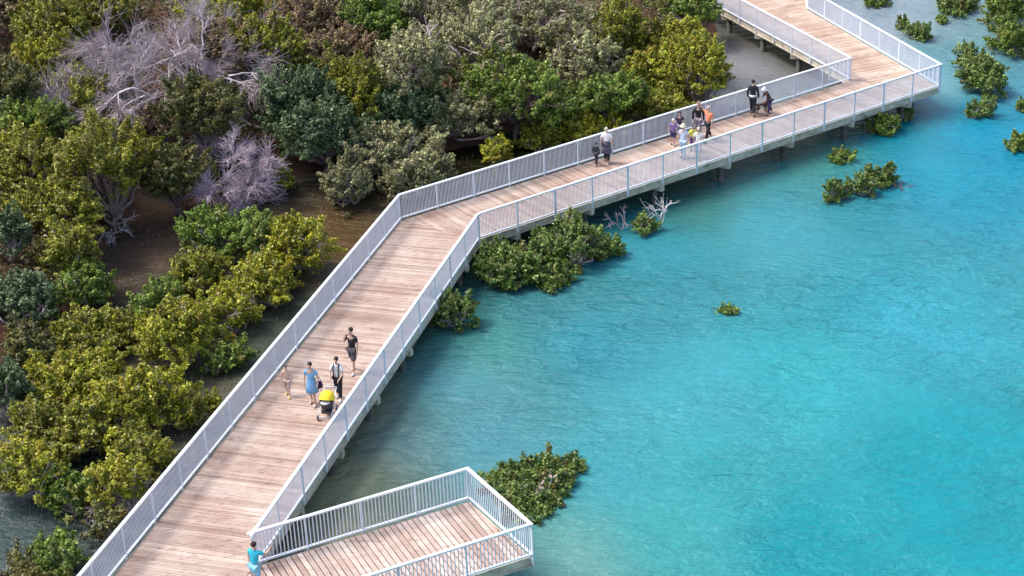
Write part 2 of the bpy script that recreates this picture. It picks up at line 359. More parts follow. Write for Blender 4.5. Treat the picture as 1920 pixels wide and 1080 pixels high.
plat = empty('viewing_platform', (0, 0, 0)); tag(plat, 'railed timber viewing platform jutting from the near boardwalk over the water', 'platform')
eps = V2(.012, -.004)
boards([R0+eps, Q+eps, PD, PC], dP, .190, .034, M_deckP, plat, seed=9)
pl = [R0, PC, PD, Q]
mb = MB(); sweep(mb, pl, .027, .05, ZD-.296, ZD-.014); sweep(mb, pl, .052, .10, ZD-.331, ZD-.298); mb.build('edge_beam', M_beam, plat)
for fr in (.08, .36, .64, .92):
    a, b_ = (R0+dP*.2).lerp(Q+dP*.2, fr), PC.lerp(PD, fr); mb = MB(); sweep(mb, [a, b_-dP*.1], 0, .09, ZD-.318, ZD-.048); mb.build('joist', M_under, plat)
for t in (.3, .9): support(plat, R0.lerp(PC, t), Q.lerp(PD, t), None)
railing(plat, pl, 1, 2.0, zoff=.005, first=False, barw=.032)

# ---------------------------------------------------------------- vegetation
def leaf_mesh(name, C, Nn, size, tint, mat, parent, aspect=.5, warm=None):
    n = len(C); t = rng.normal(size=(n, 3)); t -= Nn*(t*Nn).sum(1)[:, None]; t /= np.linalg.norm(t, axis=1)[:, None]+1e-9; bt = np.cross(Nn, t)
    l = size[:, None]/2; w = l*aspect
    V = np.stack([C-t*l, C-bt*w+Nn*w*.25, C+t*l, C+bt*w+Nn*w*.25], 1).reshape(-1, 3)
    me = bpy.data.meshes.new(name); fill_mesh(me, V, np.arange(n*4).reshape(n, 4))
    a = me.attributes.new('tint', 'FLOAT', 'POINT'); a.data.foreach_set('value', np.repeat(np.clip(tint, 0, 1), 4).astype(np.float32))
    if warm is not None:
        a = me.attributes.new('warm', 'FLOAT', 'POINT'); a.data.foreach_set('value', np.repeat(np.clip(warm, 0, 1), 4).astype(np.float32))
    me.materials.append(mat); o = bpy.data.objects.new(name, me); COL.objects.link(o)
    if parent: o.parent = parent
    return o
def limb(mb, a, b_, r0, r1, wob=.12, n=4, sides=6):
    a = Vector(a); b_ = Vector(b_); ln = (b_-a).length; pts = []; rs = []
    for i in range(n+1):
        t = i/n; p = a.lerp(b_, t)
        if 0 < i < n: p += Vector(rng.normal(0, wob*ln*.6, 3))*(.7)
        pts.append(p); rs.append(r0+(r1-r0)*t)
    mb.tube(pts, rs, sides); return pts
def crown_tree(name, label, cat, group, px, py, rx, ry, kind, trunkh=.7, dens=1.0, bark=None, leaf=.15, lobes=None, onwater=False, bare=.0, tintmul=1, squash=None):
    """find where the pixel's ray meets the crown centre height above the ground, then plant the tree there"""
    d = ray(px, py); dist = 40.
    for _ in range(2):
        ppm = F_PX/dist; r = rx/ppm; hh = math.sqrt(max((ry/ppm)**2-(r*_s)**2*.6, (.35*r)**2))/_c; hh = min(hh, 1.5*r)
        if squash: hh = r*squash
        lo, hi = 35., 260.
        ts = np.linspace(lo, hi, 900); Pp = np.array([0, 0, CAMH])+d[None]*ts[:, None]; g = np.maximum(ground_h(Pp[:, :2]), 0.0) if not onwater else np.zeros(len(ts))
        k = int(np.argmax(Pp[:, 2] < g+hh*.55+trunkh)); c = Pp[k]; dist = ts[k]
    gz = g[k]; base = np.array([c[0], c[1], gz-.35])
    root = empty(name, (float(base[0]), float(base[1]), float(base[2]))); tag(root, label, cat, group)
    C0 = np.array([0, 0, c[2]-base[2]])
    vol = r*r+r*hh
    if kind == 'grey': tintmul = tintmul*rng.uniform(.75, 1.2)
    nl = lobes or int(np.clip(18+30*vol, 16, 300))
    u = rng.normal(size=(nl, 3)); u /= np.linalg.norm(u, axis=1)[:, None]; u[:, 2] = np.where(u[:, 2] < -.5, -u[:, 2], u[:, 2])
    ph = np.arctan2(u[:, 1], u[:, 0]); a1, a2, a3 = rng.uniform(0, 6.28, 3)
    mod = 1+.22*np.sin(2*ph+a1)+.18*np.sin(3*ph+a2)*(1-u[:, 2]**2)+.10*np.sin(5*ph+a3+3*u[:, 2])
    rad = (rng.uniform(.25, 1.0, nl)**.5)*mod*.92
    sc = np.array([r, r, hh]); LC = C0+u*rad[:, None]*sc*.86
    # leafy sprays: each follows a short outward branchlet
    ax = u*rng.uniform(.4, 1.0, (nl, 1))+np.array([0, 0, .55])+rng.normal(0, .38, (nl, 3)); ax /= np.linalg.norm(ax, axis=1)[:, None]
    lr = rng.uniform(.12, .30, nl)*(.6+.30*min(r, 2.2)); lr = np.minimum(lr, .36*r+.03)
    Ls = lr*rng.uniform(1.3, 3.2, nl)
    ltint = rng.normal(0, .15, nl)
    wl_ = np.clip(rng.normal(-.05, .42, nl), 0, 1)
    nleaf = (dens*175*(lr*Ls/.40)*(.15/leaf)**2).astype(int)+5; tot = int(nleaf.sum()); idx = np.repeat(np.arange(nl), nleaf)
    tt = rng.random(tot); v = rng.normal(size=(tot, 3)); v /= np.linalg.norm(v, axis=1)[:, None]
    wd = lr[idx]*(1.05-.75*tt)*rng.uniform(.15, 1.15, tot)
    P = LC[idx]+ax[idx]*((tt-.45)*Ls[idx])[:, None]+v*wd[:, None]*np.array([1, 1, .75])
    low = P[:, 2] < .40; P[low, 2] = .40+rng.random(low.sum())*.25
    nn = v*.45+ax[idx]*.35+np.array([-.12, -.05, .40])+rng.normal(size=(tot, 3))*.5; nn /= np.linalg.norm(nn, axis=1)[:, None]
    tint = (.40+ltint[idx]+rng.normal(0, .23, tot)+(rng.random(tot) < .06)*.45)*tintmul
    sz = leaf*rng.uniform(.55, 1.4, tot)
    keep = rng.random(nl) > bare; kk = keep[idx]
    leaf_mesh('foliage', P[kk], nn[kk], sz[kk], tint[kk], LEAF[kind], root, .55, warm=(wl_[idx]+rng.normal(0, .22, tot))[kk])
    mb = MB(); bk = bark or M_bark; rt = .05+.035*r
    fork = Vector((rng.normal(0, .1*r), rng.normal(0, .1*r), max(.3, (C0[2]-hh*.6)*.6)))
    limb(mb, (0, 0, -.3), fork, rt, rt*.8, .05, 3, 8)
    nlim = min(nl, 10+int(10*r))
    for j in rng.permutation(nl)[:nlim]:
        e = Vector(LC[j]-ax[j]*Ls[j]*.4); midp = fork.lerp(e, .55)+Vector(rng.normal(0, .12*r, 3))
        limb(mb, fork, midp, rt*.7, rt*.45, .1, 3, 6)
        limb(mb, midp, e, rt*.45, rt*.18, .12, 3, 5)
        limb(mb, e, Vector(LC[j]+ax[j]*Ls[j]*.35), rt*.2, .008, .08, 3, 4)
        for q in range(6+int(10*bare)):
            tip = e+Vector(rng.normal(0, 1, 3)).normalized()*lr[j]*.95; limb(mb, e.lerp(midp, rng.random()*.5), tip, max(.016, rt*.2), .009, .14, 3, 4)
    mb.build('trunk', bk, root)
    return root, c, r, hh
def dead_tree(name, label, group, base, height, spread, lean=(0, 0, 0), mat=None, depth=4, n0=5, twigs=10, r0=.10, flat=1.0, cat='dead tree', tw=.010, seed=None, twmat=None):
    rg = np.random.default_rng(seed if seed is not None else int(abs(base[0]*97+base[1]*31)*10) % 99999)
    root = empty(name, base); tag(root, label, cat, group); mb = MB(); mt = MB() if twmat else mb; up = Vector((lean[0], lean[1], 1+lean[2]))
    def grow(p, d, ln, r, k):
        pts = [p]; q = p.copy(); dd = d.copy()
        for i in range(4):
            dd = (dd+Vector(rg.normal(0, .17, 3))).normalized(); q = q+dd*ln/4; pts.append(q.copy())
        mb.tube(pts, [r*(1-.11*i) for i in range(5)], 6 if k > 1 else 4)
        if k == 0:
            for i in range(twigs):
                t0 = pts[rg.integers(1, 5)]; td = (dd*1.1+Vector(rg.normal(0, .5, 3))).normalized(); tl = ln*rg.uniform(.5, 1.2)
                e1 = t0+td*tl*.5; e2 = e1+(td+Vector(rg.normal(0, .25, 3))).normalized()*tl*.5
                mt.tube([t0, e1, e2], [tw, tw*.8, tw*.5], 3, False)
            return
        for i in range(3 if k > 1 else 4):
            s = pts[[4, 3, 2, 4][i]]; nd = (dd+Vector(rg.normal(0, .62, 3))*Vector((1, 1, flat))).normalized(); grow(s, nd, ln*rg.uniform(.6, .8), r*.6, k-1)
    for i in range(n0):
        a = 2*math.pi*i/n0+rg.uniform(-.4, .4); d = (Vector((math.cos(a)*spread, math.sin(a)*spread, 0))+up*rg.uniform(.6, 1.1)).normalized()
        grow(Vector((0, 0, 0)), d, height*.42, r0, depth-1)
    mb.build('trunk', mat or M_dead, root)
    if twmat: mt.build('twigs', twmat, root)
    return root

G1, G2, G3, G4 = 'bush trees on the bank', 'mangroves beside the boardwalk', 'small mangroves standing in open water', 'dead trees on the bank'
T = 'tree'; TN = 'broadleaf_tree'
HILL = [  # px, py, rx, ry, kind, label
 (20, 10, 70, 50, 'brown', 'brown-olive bush tree in the top left corner of the photo'),
 (95, 55, 75, 60, 'olive', 'olive tree near the top left corner, above the dark hollow'),
 (190, 20, 70, 45, 'olive', 'small olive crown at the top edge just left of the big dead tree'),
 (85, 125, 60, 45, 'yellow', 'gold-flecked olive tree left of the big dead tree'),
 (20, 175, 60, 60, 'dark', 'dark blue-green tree on the left edge in the hollow'),
 (165, 185, 75, 50, 'olive', 'olive tree under the left arm of the big dead tree'),
 (60, 235, 60, 45, 'green', 'grassy green crown at the left edge above the broad olive tree'),
 (55, 320, 85, 70, 'olive', 'olive crown at the left edge, left half of the broad olive pair'),
 (190, 320, 105, 85, 'olive', 'broad rounded olive tree overhanging the red earth bank'),
 (110, 395, 80, 50, 'olive', 'low olive crown over the reddish bank at left'),
 (250, 250, 60, 45, 'brown', 'brownish bush directly beneath the big dead tree'),
 (400, 100, 90, 60, 'brown', 'brown-grey bush behind the big dead tree'),
 (380, 210, 75, 60, 'dark', 'dark green bush below the right arm of the big dead tree'),
 (420, 25, 75, 40, 'yellow', 'bright olive crown at the top edge right of the big dead tree'),
 (500, 100, 65, 60, 'olive', 'olive tree right of the big dead tree'),
 (590, 35, 85, 50, 'brown', 'purplish brown crown at the top edge beside the olive one'),
 (620, 105, 70, 45, 'brown', 'drooping brown-olive tree with pinkish twigs'),
 (330, 330, 60, 50, 'dark', 'dark low bush behind the fanned dead branches'),
 (560, 195, 65, 60, 'teal', 'glossy dark green tree in the middle of the bank, upper one'),
 (600, 250, 70, 55, 'teal', 'glossy dark green tree with pale leaf tips above the red earth gap'),
 (660, 190, 60, 75, 'olive', 'shadowy olive tree between the glossy tree and the grey-green wood'),
 (700, 60, 60, 60, 'green', 'green tree at the left end of the grey-green wood'),
 (800, 20, 90, 55, 'grey', 'grey-green canopy at the top edge left of centre'),
 (770, 130, 75, 65, 'grey', 'grey-green tree whose crooked limbs show through'),
 (760, 205, 70, 45, 'teal', 'dark glossy tree below the crooked limbs'),
 (900, 85, 95, 70, 'grey', 'pale grey-green canopy left of the widest crown'),
 (850, 215, 80, 50, 'grey', 'grey-green tree above the yellow bush by the bend'),
 (1010, 35, 110, 60, 'grey', 'widest pale grey-green crown at the top edge'),
 (960, 170, 95, 65, 'green', 'darker green tree in the centre of the wood'),
 (1090, 120, 90, 70, 'grey', 'tall grey-green tree right of the centre of the wood'),
 (1160, 70, 60, 60, 'olive', 'olive crown left of the purple bare tree'),
 (1140, 180, 60, 35, 'green', 'small bright green tree behind the rail and walkers'),
 (1050, 215, 60, 40, 'green', 'olive-green tree in front of the central grey-green one'),
 (1290, 15, 55, 35, 'green', 'green tree at the top edge beside the far creek'),
 (1270, 80, 50, 40, 'yellow', 'yellow tree right below the purple bare tree'),
 (1310, 135, 55, 60, 'yellow', 'large yellow mangrove at the end of the bush by the creek'),
 (1235, 150, 60, 50, 'yellow', 'yellow-green tree second from the creek'),
 (1230, 195, 60, 30, 'olive', 'low olive shrub just behind the railing of the middle walk'),
]
for x, y, rx, ry, k, lab in HILL:
    crown_tree(TN, lab, T, G1, x, y, rx*1.3, ry*1.28, k, trunkh=.4+rng.random()*1.2, bark=M_bark if k == 'grey' else M_barkd, leaf=.122 if k != 'grey' else .14, dens=1.0 if k != 'grey' else .8, tintmul=1.0)
MANG = [
 (715, 290, 85, 55, 'grey', 'round grey-olive mangrove just left of the boardwalk bend', .1),
 (780, 330, 65, 40, 'grey', 'low grey-green mangrove touching the rail at the bend', .1),
 (650, 350, 55, 45, 'grey', 'grey-green mangrove leaning over the brown creek', .1),
 (1100, 240, 60, 30, 'yellow', 'yellow-green mangrove behind the middle railing left of the walkers', 0),
 (930, 285, 35, 25, 'yellow', 'small yellow mangrove behind the middle railing', 0),
 (1010, 262, 40, 25, 'olive', 'small olive mangrove beside the small yellow one', 0),
 (530, 335, 24, 42, 'yellow', 'slim yellow-green sapling standing in the dark creek', 0),
 (20, 450, 42, 55, 'teal', 'pale-tipped dark tree at the left edge beside the red bank', 0),
 (125, 480, 58, 55, 'olive', 'rounded olive tree at the mouth of the red bank', 0),
 (150, 545, 65, 45, 'green', 'dark green mangrove below the rounded olive tree', 0),
 (50, 570, 65, 60, 'teal', 'dark mangrove with whitish leaves at the left edge, upper of two', 0),
 (15, 740, 50, 65, 'teal', 'dark mangrove with whitish leaves at the left edge, lower of two', 0),
 (60, 660, 60, 50, 'dark', 'shadowy mangrove between the two white-leaved ones', 0),
 (400, 445, 65, 50, 'green', 'green mangrove at the creek, left of the yellow one', 0),
 (370, 520, 60, 45, 'olive', 'olive mangrove in front of the green creek one', 0),
 (480, 450, 60, 50, 'green', 'leafy green mangrove between the creek and the rail', 0),
 (560, 465, 58, 62, 'yellow', 'yellow-green mangrove closest to the long rail below the bend', 0),
 (490, 535, 75, 45, 'yellow', 'yellow mangrove with forked pale stem near the rail', 0),
 (300, 570, 60, 40, 'green', 'green mangrove in front of the muddy pool', 0),
 (425, 590, 68, 48, 'yellow', 'golden-orange mangrove above the grey pool', .12),
 (330, 635, 85, 62, 'yellow', 'broad yellow-green mangrove left of the golden one', 0),
 (170, 630, 85, 48, 'olive', 'olive mangrove left of the broad yellow-green one', 0),
 (430, 670, 45, 28, 'green', 'low green mangrove in the gap beside the rail', 0),
 (150, 720, 85, 60, 'yellow', 'bright yellow mangrove on the left side', 0),
 (255, 760, 90, 60, 'yellow', 'yellow-green mangrove left of the grey pool', 0),
 (345, 775, 42, 35, 'olive', 'small olive mangrove on the right tip of the yellow stand', 0),
 (400, 765, 22, 22, 'yellow', 'tiny yellow sapling against the long rail', 0),
 (130, 810, 100, 55, 'olive', 'olive mangrove under the bright yellow one', 0),
 (260, 850, 65, 48, 'olive', 'olive mangrove close to the near rail', 0),
 (50, 890, 70, 62, 'yellow', 'yellow mangrove with bare limbs in the lower left', .15),
 (130, 930, 60, 45, 'green', 'green mangrove between the two lower yellow ones', 0),
 (225, 915, 62, 55, 'yellow', 'yellow mangrove with a tangle of bare twigs by the near rail', .25),
 (110, 1050, 60, 40, 'green', 'dark green mangrove at the bottom edge near the rail', 0),
 (35, 1085, 60, 30, 'dark', 'dark bush in the bottom left corner', 0),
 (200, 990, 40, 35, 'dark', 'small shaded bush under the twiggy yellow mangrove', .2),
]
for x, y, rx, ry, k, lab, br in MANG:
    crown_tree('mangrove_tree', lab, 'mangrove', G2, x, y, rx*1.22, ry*1.2, k, trunkh=.05+rng.random()*.35, leaf=.118, bare=br)
SHRUB = [
 (950, 505, 62, 46, 'shrub', 'bushy mangrove beneath the walk just right of the bend', 0),
 (1020, 474, 50, 36, 'shrub', 'mangrove tucked under the edge of the middle walk', 0),
 (1040, 525, 38, 26, 'shrub', 'low tip of foliage at the front of the clump under the walk', 0),
 (1080, 460, 58, 50, 'shrub', 'mangrove with white stems showing below the middle walk', .2),
 (1135, 470, 35, 25, 'shrub', 'rounded right-hand end of the clump below the middle walk', 0),
 (845, 590, 45, 42, 'shrub', 'mangrove beneath the right side of the near walk below the bend', 0),
 (1208, 425, 26, 20, 'shrub', 'small green mangrove at the foot of the white dead sapling', 0),
 (1365, 585, 14, 10, 'green', 'tiny lone green sapling in open turquoise water', 0),
 (1565, 362, 26, 26, 'shrub', 'left one of the mangrove trio right of centre', 0),
 (1618, 352, 24, 28, 'shrub', 'middle one of the mangrove trio right of centre', 0),
 (1650, 336, 30, 24, 'shrub', 'right one of the mangrove trio, beside floating sticks', 0),
 (1577, 296, 22, 14, 'green', 'faint low sapling above the mangrove trio', 0),
 (1655, 238, 34, 22, 'green', 'mangrove beneath the far end of the middle walk', 0),
 (1700, 214, 17, 15, 'shrub', 'small mangrove beside the last dark pile', 0),
 (1724, 64, 26, 20, 'shrub', 'round mangrove behind the far railing', 0),
 (1692, 48, 12, 18, 'green', 'little sapling left of the round mangrove behind the far railing', 0),
 (1645, 2, 30, 12, 'green', 'mangrove at the top edge behind the far railing', 0),
 (1795, 8, 46, 22, 'shrub', 'wide mangrove at the top edge right of the far railing', 0),
 (1765, 40, 14, 8, 'green', 'sparse floating sprig above the round mangrove', 0),
 (1885, 20, 45, 40, 'green', 'mangrove in the top right corner of the photo', 0),
 (1895, 75, 45, 38, 'green', 'mangrove at the right edge just under the corner one', 0),
 (1815, 112, 26, 26, 'shrub', 'small mangrove touching the upper left of the large lone one', 0),
 (1842, 148, 48, 40, 'shrub', 'large lone mangrove in the channel right of the walk end', 0),
 (1842, 207, 27, 20, 'shrub', 'small round mangrove just below the large lone one', 0),
 (1907, 272, 22, 20, 'green', 'mangrove at the right edge halfway down the upper part', 0),
 (1918, 200, 12, 16, 'green', 'sliver of a mangrove at the right edge', 0),
 (996, 912, 100, 44, 'rust', 'low spreading rusty-tipped mangrove beyond the platform corner', 0),
 (972, 953, 20, 14, 'rust', 'small sprig against the platform side railing', 0),
]
for x, y, rx, ry, k, lab, br in SHRUB:
    crown_tree('mangrove_shrub', lab, 'mangrove', G3, x, y, rx*1.2, ry*1.18, k, trunkh=-.05, leaf=.115 if rx > 30 else .10, onwater=True, bare=br, dens=1.1, squash=.13 if k == 'rust' and rx > 50 else None)

def gpt(px, py, dz=0.):
    d = ray(px, py); ts = np.linspace(30, 300, 2000); Pp = np.array([0, 0, CAMH])+d[None]*ts[:, None]
    k = int(np.argmax(Pp[:, 2] < np.maximum(ground_h(Pp[:, :2]), 0)+dz)); p = Pp[k]; return (float(p[0]), float(p[1]), float(p[2]-dz))
DT = 'dead_tree'
dead_tree(DT, 'large silvery dead tree with wide twiggy crown at upper left', G4, gpt(315, 215, .3), 7.0, 1.9, depth=4, n0=9, twigs=34, r0=.15, tw=.010, mat=M_deadl, twmat=M_dead, seed=5)
dead_tree(DT, 'dead branches fanned low over the dark creek, lilac-grey', G4, gpt(365, 345, .4), 4.6, .35, lean=(1.7, -.5, -.62), depth=4, n0=4, flat=.45, twigs=30, r0=.05, tw=.013, seed=11, mat=M_deadl, twmat=M_deadm)
dead_tree(DT, 'small white dead branches below the large dead tree', G4, gpt(320, 285, .8), 2.2, .9, lean=(.4, 0, -.4), mat=M_deadw, depth=3, n0=4, twigs=6, r0=.05, seed=3)
dead_tree(DT, 'purple-grey bare tree at the top right end of the wood', G4, gpt(1235, 78, 1.2), 3.2, 1.2, depth=4, n0=6, twigs=14, r0=.07, mat=M_deadp, twmat=M_deadp, seed=21)
dead_tree(DT, 'thin bleached branches lying at the foot of the red bank', G4, gpt(205, 425, .3), 1.7, .8, lean=(.7, -.2, -.2), mat=M_deadw, depth=3, n0=3, twigs=4, r0=.045, seed=8)
dead_tree(DT, 'pinkish bare twigs over the brown-olive crowns near the top', G4, gpt(620, 125, 2.2), 2.6, 1.4, depth=4, n0=5, twigs=12, r0=.05, mat=M_deadp, twmat=M_deadp, seed=31)
dead_tree(DT, 'bare twigs tangled in the yellow mangrove by the near rail', G4, gpt(235, 950, .2), 1.7, .9, depth=3, n0=5, twigs=8, r0=.04, mat=M_bark, seed=33)
dead_tree(DT, 'white dead sapling standing in the water by the middle walk', G4, tuple(at(1240, 428)), 1.9, .22, depth=3, n0=2, twigs=1, r0=.04, mat=M_deadw, seed=14)
dead_tree(DT, 'crooked grey dead sapling left of the white one under the walk', G4, tuple(at(1165, 432)), 1.3, .4, depth=3, n0=2, twigs=1, r0=.03, mat=M_dead, seed=16)
o = dead_tree('driftwood', 'dark sticks poking from the water right of the mangrove trio', None, tuple(at(1690, 352)), .7, 1.6, lean=(.5, 0, -.6), depth=2, n0=4, twigs=2, r0=.03, mat=M_barkd, cat='driftwood', seed=4)
# crooked pale limbs showing through the grey-green wood
for k, (pts, lab) in enumerate([
    ([(775, 120), (790, 108), (812, 88), (806, 60), (818, 48)], 'crooked pink-grey limb left of centre in the grey-green wood'),
    ([(870, 112), (845, 88), (820, 84), (806, 72), (800, 48)], 'pale crooked trunk arching through the grey-green wood'),
    ([(945, 150), (930, 128), (912, 104), (885, 98)], 'pale bent trunk right of the arching one')]):
    b0 = gpt(*pts[0], 1.9); root = empty('bare_trunk', b0); tag(root, lab, 'tree trunk', 'bare trunks in the grey-green wood'); mb = MB()
    dist = (Vector(b0)-Vector((0, 0, CAMH))).length-2.0; P3 = [Vector((0, 0, 0))]
    for (x, y) in pts:
        d = Vector(ray(x, y)); p = Vector((0, 0, CAMH))+d*(dist/d.length)-Vector(b0); P3.append(p)
    mb.tube(P3, [.09]+[.08-.045*i/len(pts) for i in range(len(pts))], 7)
    for i in range(2, len(P3)):
        for j in range(2): limb(mb, P3[i], P3[i]+Vector(rng.normal(0, .5, 3))+Vector((0, 0, .3)), .035, .012, .15, 3, 4)
    mb.build('trunk', M_bark, root)

# undergrowth on the bank (nobody could count it)
N = 420000
U = np.column_stack([rng.uniform(-40, 22, N), rng.uniform(40, 125, N)]); dsh = dist_line(U, SH); U = U[inside(U, POLY) & (dsh > 1.0)]
zz = ground_h(U); P = np.column_stack([U, zz+(rng.random(len(U))**1.4)*(.5+.9*np.clip(np.sin(U[:, 0]*1.3+np.sin(U[:, 1]*.9)*2)*.5+.5, 0, 1))]); nn = rng.normal(size=(len(U), 3))*.6+np.array([0, 0, .8]); nn /= np.linalg.norm(nn, axis=1)[:, None]
o = leaf_mesh('undergrowth', P, nn, rng.uniform(.12, .30, len(U)), np.clip(.4+rng.normal(0, .25, len(U)), 0, 1), LEAF['floor'], None, .45)
tag(o, 'dark leafy undergrowth covering the bank beneath the trees', 'undergrowth', kind='stuff')
# breathing roots poking out of the shallow water round the mangroves
mb = MB(); cs = [at(x, y).xy for x, y, *_ in MANG]
for k in range(1500):
    c = cs[rng.integers(len(cs))]; p = (c.x+rng.normal(0, 1.6), c.y+rng.normal(0, 2.2)); h = rng.uniform(.06, .22)
    if ((Vector((p[0], p[1], 0))-L[0]).cross(L[1]-L[0])).z > -.4: continue
    mb.tube([(p[0], p[1], -.1), (p[0]+rng.normal(0, .02), p[1]+rng.normal(0, .02), h)], [.016, .007], 4)
tag(mb.build('breathing_roots', M_barkd), 'thin brown breathing roots standing in the shallows round the mangroves', 'roots', kind='stuff')

# ---------------------------------------------------------------- people, pram
PENDING = []
def skin_obj(name, verts, edges, radii, mat, parent, sub=2):
    me = bpy.data.meshes.new(name); me.from_pydata([tuple(v) for v in verts], edges, []); me.update()
    o = bpy.data.objects.new(name, me); COL.objects.link(o); o.parent = parent
    md = o.modifiers.new('Skin', 'SKIN'); md.branch_smoothing = .6
    sv = me.skin_vertices[0].data
    for i, r in enumerate(radii):
        r = r if hasattr(r, '__len__') else (r, r); sv[i].radius = r; sv[i].use_root = (i == 0)
    ms = o.modifiers.new('Subsurf', 'SUBSURF'); ms.levels = sub; ms.render_levels = sub
    PENDING.append((o, mat)); return o
def flush_skins():
    dg = bpy.context.evaluated_depsgraph_get(); res = []
    for o, mat in PENDING: res.append(bpy.data.meshes.new_from_object(o.evaluated_get(dg)))
    for (o, mat), me in zip(PENDING, res):
        o.modifiers.clear(); old = o.data; o.data = me; me.name = o.name; me.materials.clear(); me.materials.append(mat)
        me.polygons.foreach_set('use_smooth', np.ones(len(me.polygons), bool)); bpy.data.meshes.remove(old)
    PENDING.clear()
CM = {}
def cloth(c, rough=.8):
    k = tuple(c)
    if k not in CM: CM[k] = simple('fabric', c, rough, 0, .12, 18)
    return CM[k]
SKIN = simple('skin', (.55, .34, .25), .55, 0, .06, 10); SKIN2 = simple('tanned_skin', (.40, .23, .16), .55, 0, .06, 10)
EYE = simple('dark_eye', (.03, .02, .02), .3, 0, .05)
def person(label, foot, face, H=1.72, hair=(.02, .015, .012), hairlen=0, shirt=None, sleeves='short', trousers=None, tlen='long', skirt=None, dress=None,
           armL=None, armR=None, stride=.12, lean=0., shoes=(.05, .05, .05), hat=None, skin=SKIN, straps=None, band=None, group='people walking on the boardwalk', headtilt=0., yaw=None):
    """local frame: faces +Y, right hand at +X"""
    rz = math.atan2(-face[0], face[1]); s = H/1.75
    root = empty('person', foot, rz); tag(root, label, 'person', group); root.scale = (s, s, s)
    ln = lean
    def B(x, y, z):                                   # lean the upper body forward about the hips
        if z > .95: y, z = y+math.sin(ln)*(z-.95), .95+math.cos(ln)*(z-.95)
        return Vector((x, y, z))
    aL = armL or [(-.25, -.03, 1.13), (-.25, .08, .88)]; aR = armR or [(.25, -.03, 1.13), (.25, .08, .88)]
    V = []; E = []; Rr = []
    def add(p, r, link=None):
        V.append(Vector(p)); Rr.append(r)
        if link is not None: E.append((link, len(V)-1))
        return len(V)-1
    pel = add((0, 0, .95), (.145, .105)); sp = add(B(0, .0, 1.12), (.125, .09), pel); ch = add(B(0, 0, 1.33), (.155, .10), sp); nb = add(B(0, -.005, 1.465), (.075, .065), ch)
    nk = add(B(0, .01, 1.53), (.052, .052), nb); hd0 = add(B(0, .03+headtilt*.3, 1.585), (.062, .07), nk); hd1 = add(B(0, .025+headtilt*.6, 1.65), (.075, .09), hd0); hd2 = add(B(0, .012+headtilt, 1.715), (.058, .07), hd1)
    nose = add(B(0, .115+headtilt*.6, 1.645), (.012, .014), hd1)
    for sx, arm in ((-1, aL), (1, aR)):
        sh = add(B(sx*.165, 0, 1.425), (.058, .055), ch); el = add(B(*arm[0]), (.042, .042), sh); wr = add(B(*arm[1]), (.028, .026), el)
        d = (V[wr]-V[el]).normalized(); pal = add(V[wr]+d*.055, (.034, .018), wr); lat = d.cross(Vector((sx, 0, 0)))
        lat = lat.normalized() if lat.length > .1 else Vector((0, 1, 0)); pn = d.cross(lat)
        for k, fl in enumerate((.062, .075, .070, .052)):
            f0 = add(V[pal]+d*.035+lat*(-.024+.016*k), .0085, pal); f1 = add(V[f0]+(d+pn*.15*sx).normalized()*fl*.5, .008, f0); add(V[f1]+(d+pn*.55*sx).normalized()*fl*.5, .0065, f1)
        t0 = add(V[wr]+d*.03-lat*.034, .010, wr); add(V[t0]+(d*.8-lat*.5).normalized()*.045, .008, t0)
        V_ = V[sh]
    legs = []
    for sx, st in ((-1, stride), (1, -stride)):
        hp = add((sx*.088, 0, .90), (.092, .092), pel); kn = add((sx*.095, st*.62+.04, .50), (.058, .058), hp); an = add((sx*.10, st*1.3-.02, .085 + (.05 if st < 0 else 0)), (.036, .038), kn)
        to = add((sx*.115, st*1.3+.12, .035), (.036, .026), an); legs.append((hp, kn, an, to))
    skin_obj('body', V, E, Rr, skin, root)
    def garment(name, pts, edges, radii, c, sub=1): return skin_obj(name, pts, edges, radii, cloth(c), root, sub)
    if shirt or dress:
        c = shirt or dress; P = [B(0, 0, .93), B(0, 0, 1.12), B(0, 0, 1.34), B(0, -.005, 1.485)]; rr = [(.168, .128), (.150, .115), (.185, .130), (.098, .09)]; ee = [(0, 1), (1, 2), (2, 3)]
        for sx, arm in ((-1, aL), (1, aR)):
            S = B(sx*.165, 0, 1.425); El = B(*arm[0]); Wr = B(*arm[1]); i0 = len(P)
            P.append(S); rr.append((.088, .084)); ee.append((2, i0))
            if sleeves == 'long': P += [El, Wr]; rr += [(.058, .058), (.042, .042)]; ee += [(i0, i0+1), (i0+1, i0+2)]
            elif sleeves == 'short': P.append(S.lerp(El, .7)); rr.append((.070, .070)); ee.append((i0, i0+1))
        garment('shirt' if shirt else 'bodice', P, ee, rr, c, 2)
    if trousers:
        P = [V[pel]+Vector((0, 0, .02))]; rr = [(.165, .125)]; ee = []
        for hp, kn, an, to in legs:
            i0 = len(P); P += [V[hp], V[kn]]; rr += [(.110, .108), (.084 if tlen == 'long' else .098, .084 if tlen == 'long' else .098)]; ee += [(0, i0), (i0, i0+1)]
            if tlen == 'long': P.append(V[kn].lerp(V[an], .9)); rr.append((.062, .064)); ee.append((i0+1, i0+2))
        garment('trousers' if tlen == 'long' else 'shorts', P, ee, rr, trousers, 2)
    if skirt or dress:
        ext = .40 if dress else .42; mb = MB(); mb.lathe([(.135, 1.12), (.16, .98), (.20, .78), (.235, .95-ext), (.225, .95-ext-.005), (.19, .76), (.12, 1.0)], 20, (0, 0, 0), 1.05, .85); mb.build('skirt', cloth(skirt or dress), root)
    if band:
        mb = MB(); mb.lathe([(.172, .93), (.186, .95), (.182, 1.02), (.17, 1.04)], 20, (0, 0, 0), 1.05, .82); mb.build('waist_band', cloth(band), root)
